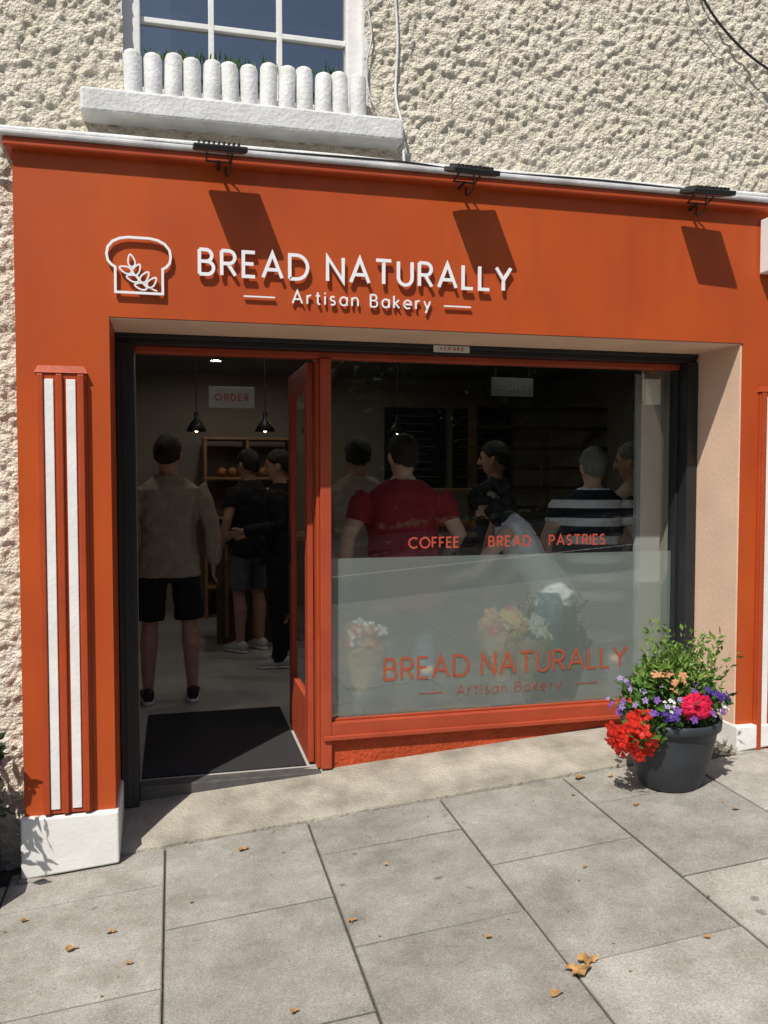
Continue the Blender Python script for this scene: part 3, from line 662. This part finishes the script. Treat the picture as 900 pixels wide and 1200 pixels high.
def person(name,x,y,rz,H,skin,shirt,legs,hairm,shoe,sleeve='short',leg='long',wide=1.0,lean=0,arms=None,hair='short',stance=.0,headturn=0,untuck=.84):
    e=empty(name,(x,y,FL),rz);e.scale=(H/1.7,)*3
    hip=Vector((0,0,.92));Rl=Matrix.Rotation(-lean,4,'X')
    def up(p): return tuple(hip+Rl@(Vector(p)-hip))
    A=arms or {}
    el={-1:A.get('el',(-.255*wide,-.03,1.13)),1:A.get('er',(.255*wide,-.03,1.13))}
    wr={-1:A.get('wl',(-.265*wide,.05,.885)),1:A.get('wr',(.265*wide,.05,.885))}
    def torso(V,F,g,z0=.82,z1=1.475):
        T=[(.82,.160,.110,0),(.92,.168,.122,-.01),(1.0,.155,.112,0),(1.1,.148,.108,.005),(1.22,.162,.115,0),(1.32,.172,.115,-.005),(1.38,.160,.10,-.01),(1.42,.115,.08,-.012),(1.45,.075,.066,-.01),(1.475,.060,.058,-.005)]
        T=[t for t in T if z0-.001<=t[0]<=z1+.001]
        loft(V,F,[up((0,t[3],t[0])) for t in T],[t[1]*wide+g for t in T],[t[2]*(.6+.4*wide)+g for t in T],sg=20)
    def arm(V,F,s,g,k):
        sh=Vector(up((s*.160*wide,-.005,1.365)));E=Vector(up(el[s]));Wt=Vector(up(wr[s]))
        pts=[sh,sh.lerp(E,.25)+Vector((s*.012,0,0)),sh.lerp(E,.6),E,E.lerp(Wt,.35),E.lerp(Wt,.75),Wt];r=[.056,.054,.046,.040,.040,.032,.026]
        loft(V,F,pts[:k],[q*(.6+.4*wide)+g for q in r[:k]],[q*(.6+.4*wide)+g for q in r[:k]],ref=(0,1,0),sg=12)
        return Wt,E
    V=[];F=[];torso(V,F,-.012)
    for s in (-1,1):
        Wt,E=arm(V,F,s,0,7)
        d=(Wt-E).normalized();sd=Vector((0,1,0));sd=(sd-d*sd.dot(d));sd=sd.normalized() if sd.length>.1 else Vector((0,0,1));nn=d.cross(sd)
        loft(V,F,[Wt-d*.01,Wt+d*.03,Wt+d*.07,Wt+d*.09],[.022,.036,.040,.034],[.018,.016,.014,.011],ref=sd,sg=12)
        for k,(o_,l) in enumerate(((.028,.068),(.010,.078),(-.009,.073),(-.027,.058))):
            b0=Wt+d*.08+sd*o_;cu=nn*(s*.012)
            loft(V,F,[b0,b0+d*l*.5+cu*.6,b0+d*l*.95+cu*2.2],[.0095,.0088,.0065],[.0095,.0088,.0065],ref=sd,sg=8)
        b0=Wt+d*.025+sd*.028;loft(V,F,[b0,b0+d*.03+sd*.02,b0+d*.065+sd*.026],[.012,.011,.008],[.012,.011,.008],ref=nn,sg=8)
        hx=s*.092*(.5+.5*wide);st=s*stance
        loft(V,F,[(hx,0,.90),(hx*1.05,.005,.80),(hx*1.1+st*.4,.012,.62),(hx*1.12+st*.7,.015,.49),(hx*1.15+st*.85,-.012,.37),(hx*1.18+st*.95,-.008,.22),(hx*1.2+st,-.01,.09),(hx*1.2+st,-.005,.05)],
             [.078,.080,.064,.050,.056,.044,.034,.036],[.085,.085,.066,.054,.060,.045,.038,.042],sg=14)
    Hd=[(1.475,.032,.038,.045),(1.49,.050,.060,.030),(1.515,.060,.080,.014),(1.545,.067,.092,.004),(1.58,.073,.097,.0),(1.61,.075,.098,-.003),(1.64,.073,.095,-.007),(1.665,.063,.082,-.010),(1.685,.044,.058,-.012),(1.697,.018,.024,-.013)]
    Rh=Matrix.Rotation(headturn,4,'Z')
    def hp(p): q=Rh@Vector((p[0],p[1],0)); return up((q.x,q.y+.012,p[2]))
    hr=tuple((Rl.to_3x3()@(Rh.to_3x3()@Vector((1,0,0)))))
    loft(V,F,[up((0,-.01,1.41)),up((0,-.004,1.46)),up((0,.002,1.53))],[.064,.056,.055],[.062,.057,.060],sg=14)
    loft(V,F,[hp((0,h[3],h[0])) for h in Hd],[h[1] for h in Hd],[h[2] for h in Hd],ref=hr,sg=20)
    loft(V,F,[hp((0,.090,1.60)),hp((0,.102,1.575)),hp((0,.110,1.555)),hp((0,.094,1.545))],[.009,.012,.016,.013],[.010,.012,.012,.008],ref=hr,sg=8)
    for s in (-1,1): loft(V,F,[hp((s*.070,-.002,1.545)),hp((s*.084,-.008,1.565)),hp((s*.087,-.012,1.592)),hp((s*.076,-.006,1.61))],[.007,.009,.009,.006],[.012,.017,.019,.012],ref=hr,sg=8)
    o=mk('body',V,F,skin,e);remesh(o,.0085,2)
    V=[];F=[]
    for s in (-1,1): blob(V,F,hp((s*.031,.087,1.588)),(.011,.008,.007),8,6)
    mk('eyes',V,F,eyem,e,True)
    V=[];F=[];loft(V,F,[hp((-.024,.086,1.522)),hp((0,.096,1.524)),hp((.024,.086,1.522))],[.004,.007,.004],[.004,.006,.004],ref=(0,0,1),sg=8);mk('lips',V,F,lipm,e,True)
    V=[];F=[]
    for s in (-1,1): loft(V,F,[hp((s*.014,.093,1.603)),hp((s*.03,.092,1.608)),hp((s*.048,.080,1.604))],[.004,.005,.003],[.004,.005,.003],ref=(0,0,1),sg=6)
    mk('eyebrows',V,F,hairm,e,True)
    V=[];F=[]
    if hair in('short','cap'):
        sg,rg=48,30;C=Vector((0,-.012,1.612));keep=[]
        for j in range(rg+1):
            th=math.pi*j/rg
            for i in range(sg):
                ph=2*math.pi*i/sg;d=Vector((math.sin(th)*math.cos(ph),math.sin(th)*math.sin(ph),math.cos(th)))
                if d.z<0:
                    t=-d.z;rad=1-.20*t*t;hx_=math.cos(ph)*rad;hy_=math.sin(ph)*rad
                    d=Vector((hx_,hy_,-t*1.15))
                k=1+.05*noise.noise(d*4+Vector((x*3,y,0)))+(.06*noise.noise(d*14+Vector((x,y*2,0))) if hair=='short' else 0)
                top=1+.08*max(0,d.z)*(1 if hair=='short' else 0)
                p=Vector((C.x+.0775*d.x*k,C.y+.099*d.y*k,C.z+.092*d.z*k*top))
                back=p.y-C.y
                if back<-.03: lim=1.525+(.03*(abs(p.x)/.07)**2)
                elif back<.035: lim=1.61 if back>-.022 and back<.015 else 1.575
                else: lim=1.60+(back-.035)*.9
                lim+=.010*noise.noise(Vector((p.x*90,p.y*90,x)))
                keep.append(p.z>lim);V.append(hp(tuple(p)))
        for j in range(rg):
            for i in range(sg):
                q=(j*sg+i,j*sg+(i+1)%sg,(j+1)*sg+(i+1)%sg,(j+1)*sg+i)
                if sum(keep[t] for t in q)>=3: F.append(q)
        o=mk('hair',V,F,hairm,e,True);m_=o.modifiers.new('s','SOLIDIFY');m_.thickness=.010;m_.offset=-1
        if hair=='cap':
            V=[];F=[];loft(V,F,[hp((0,.075,1.645)),hp((0,.12,1.635)),hp((0,.165,1.622))],[.06,.058,.03],[.008,.006,.004],ref=hr,sg=14);mk('cap_peak',V,F,hairm,e,True)
    else:
        for i in range(90):
            a=random.uniform(0,6.28);z=random.uniform(1.40,1.70);k=math.sqrt(max(.05,1-((z-1.57)/.16)**2))
            yy=-.02+math.sin(a)*.115*k
            if yy>.05 and z<1.62: continue
            blob(V,F,hp((math.cos(a)*.12*k,yy,z)),(.036,.036,.038),8,6,.5)
        o=mk('curly_hair',V,F,hairm,e);remesh(o,.009,1,.03,.025)
    V=[];F=[];torso(V,F,.012,max(.81,untuck-.021),1.45)
    loft(V,F,[(0,0,untuck-.03),(0,0,.86),up((0,0,.95))],[.190*wide,.186*wide,.182*wide],[.150,.146,.138],sg=20)
    for s in (-1,1):
        if sleeve!='sleeveless': arm(V,F,s,.014,7 if sleeve=='long' else 3)
    o=mk('shirt',V,F,shirt,e);remesh(o,.010,2,.028,.07)
    V=[];F=[];loft(V,F,[(0,0,.78),(0,-.002,.85),(0,-.002,.93)],[.160*wide,.168*wide,.158*wide],[.115,.124,.115],sg=20)
    for s in (-1,1):
        hx=s*.092*(.5+.5*wide);st=s*stance
        if leg=='shorts': loft(V,F,[(hx,0,.90),(hx*1.07,.003,.78),(hx*1.12+st*.4,.008,.62),(hx*1.14+st*.5,.010,.53)],[.085,.094,.092,.092],[.098,.100,.096,.096],sg=16)
        else: loft(V,F,[(hx,0,.90),(hx*1.05,.0,.78),(hx*1.1+st*.4,.01,.62),(hx*1.12+st*.7,.012,.49),(hx*1.15+st*.85,-.008,.3),(hx*1.2+st,-.008,.12),(hx*1.2+st,.0,.055)],[.085,.092,.078,.066,.062,.056,.056],[.098,.10,.082,.070,.066,.060,.062],sg=16)
    o=mk('shorts' if leg=='shorts' else 'trousers',V,F,legs,e);remesh(o,.010,2,.016,.07)
    for s in (-1,1):
        fx=s*.092*(.5+.5*wide)*1.2+s*stance
        V=[];F=[];loft(V,F,[(fx,-.085,.045),(fx,-.06,.055),(fx,0,.062),(fx+s*.01,.07,.045),(fx+s*.018,.13,.036),(fx+s*.018,.165,.028)],[.026,.036,.038,.043,.042,.022],[.032,.045,.052,.036,.026,.014],sg=14)
        o=mk('shoe',V,F,shoe,e,True)
        V=[];F=[];loft(V,F,[(fx,-.092,.013),(fx,-.06,.013),(fx,0,.013),(fx+s*.01,.07,.013),(fx+s*.018,.13,.013),(fx+s*.018,.172,.013)],[.024,.038,.040,.046,.044,.022],[.012]*6,sg=14)
        mk('sole',V,F,white,e,True)
    return e
skin=M('skin',(.48,.27,.19),.55,.06,20,.1,200);skin2=M('skin_pale',(.58,.36,.27),.55,.05,20)
cl=lambda n,c,v=.1:M('cloth_'+n,c,.9,v,14,.25,260)
beige=cl('beige',(.34,.29,.23));blackc=cl('black',(.012,.012,.014));redc=cl('maroon',(.27,.018,.026));whitec=cl('white',(.72,.72,.7));greyc=cl('grey',(.10,.11,.13));denim=cl('denim',(.05,.08,.14));cream=cl('cream',(.44,.38,.29))
hb=M('hair_brown',(.025,.016,.011),.7,.4,60,.8,160);hg=M('hair_grey',(.20,.19,.18),.7,.3,60,.8,160);hk=M('hair_black',(.01,.009,.009),.6,.4,60,.8,160)
shb=M('shoe_black',(.02,.02,.022),.5,.1);shw=M('shoe_white',(.6,.6,.58),.5,.08)
def stripes():
    m=cl('navy_white_stripes',(.7,.7,.7));nt=m.node_tree;N=nt.nodes;L=nt.links;p=N['Principled BSDF'];tc=[n for n in N if n.type=='TEX_COORD'][0]
    s=N.new('ShaderNodeSeparateXYZ');L.new(tc.outputs['Object'],s.inputs[0]);a=N.new('ShaderNodeMath');a.operation='MULTIPLY';a.inputs[1].default_value=1/.115;L.new(s.outputs[2],a.inputs[0])
    f=N.new('ShaderNodeMath');f.operation='FRACT';L.new(a.outputs[0],f.inputs[0]);g=N.new('ShaderNodeMath');g.operation='GREATER_THAN';g.inputs[1].default_value=.55;L.new(f.outputs[0],g.inputs[0])
    mx=N.new('ShaderNodeMix');mx.data_type='RGBA';mx.inputs[6].default_value=(.012,.014,.025,1);mx.inputs[7].default_value=(.72,.72,.70,1);L.new(g.outputs[0],mx.inputs[0]);L.new(mx.outputs[2],p.inputs['Base Color'])
    return m
person('man_in_beige_sweatshirt',-.03,5.58,.05,1.69,skin,beige,blackc,hb,shb,'long','shorts',1.06,stance=.025,headturn=-.15)
person('person_in_black',.78,6.45,1.35,1.62,skin,blackc,blackc,hk,shw,'long','long',.95,arms={'wl':(-.2,.25,1.08),'wr':(.2,.25,1.05)})
person('person_in_black',.60,7.05,.6,1.64,skin,blackc,greyc,hk,shw,'short','shorts',.98)
person('man_in_maroon_tshirt',1.245,4.60,-.12,1.66,skin2,redc,denim,hb,shb,'short','long',1.25,headturn=.25,arms={'er':(.33,.0,1.14),'wr':(.30,.2,1.02)},untuck=.75)
person('person_in_cream_top',1.14,5.30,-.2,1.68,skin,cream,greyc,hk,shb,'short','long',1.15,hair='cap')
person('woman_in_white_top',2.08,4.50,1.15,1.50,skin2,whitec,denim,hk,shw,'sleeveless','long',.88,lean=.6,hair='curly',arms={'el':(-.20,.32,1.27),'wl':(-.15,.61,1.36),'er':(.22,.10,1.14),'wr':(.2,.3,1.1)})
person('man_in_black_tshirt',2.22,5.70,1.1,1.67,skin,blackc,blackc,hk,shb,'short','long',1.05)
person('man_in_striped_shirt',2.47,4.72,-.35,1.60,skin2,stripes(),greyc,hg,shb,'short','long',1.15,headturn=.3,untuck=.78)
person('customer_in_pale_shirt',2.87,4.95,.9,1.64,skin2,cream,greyc,hg,shb,'short','long',1.05)
# ------------------------------------------------------------ light, sky, camera
ld=Vector((.8,1,-1.75)).normalized()
sun=bpy.data.lights.new('sun','SUN');sun.energy=5.0;sun.angle=math.radians(.5);sun.color=(1,.95,.87)
so=bpy.data.objects.new('sun',sun);so.rotation_euler=ld.to_track_quat('-Z','Y').to_euler();so.location=(-5,-8,12);link(so)
w=bpy.data.worlds.new('World');sc.world=w;w.use_nodes=True;nt=w.node_tree
sk=nt.nodes.new('ShaderNodeTexSky');sk.sky_type='NISHITA';sk.sun_disc=False
sk.sun_elevation=math.asin(-ld.z);sk.sun_rotation=math.atan2(-ld.x,-ld.y)
bg=nt.nodes['Background'];bg.inputs[1].default_value=.095;nt.links.new(sk.outputs[0],bg.inputs[0])
cam=bpy.data.cameras.new('camera');cam.lens=30.0;cam.sensor_width=36;cam.clip_end=2000;cam.clip_start=.05
co=bpy.data.objects.new('camera',cam);co.location=(0,0,1.65);co.rotation_euler=(math.pi/2-.0439,0,-.2422);link(co);sc.camera=co
sc.view_settings.view_transform='Standard';sc.view_settings.look='None';sc.view_settings.exposure=0
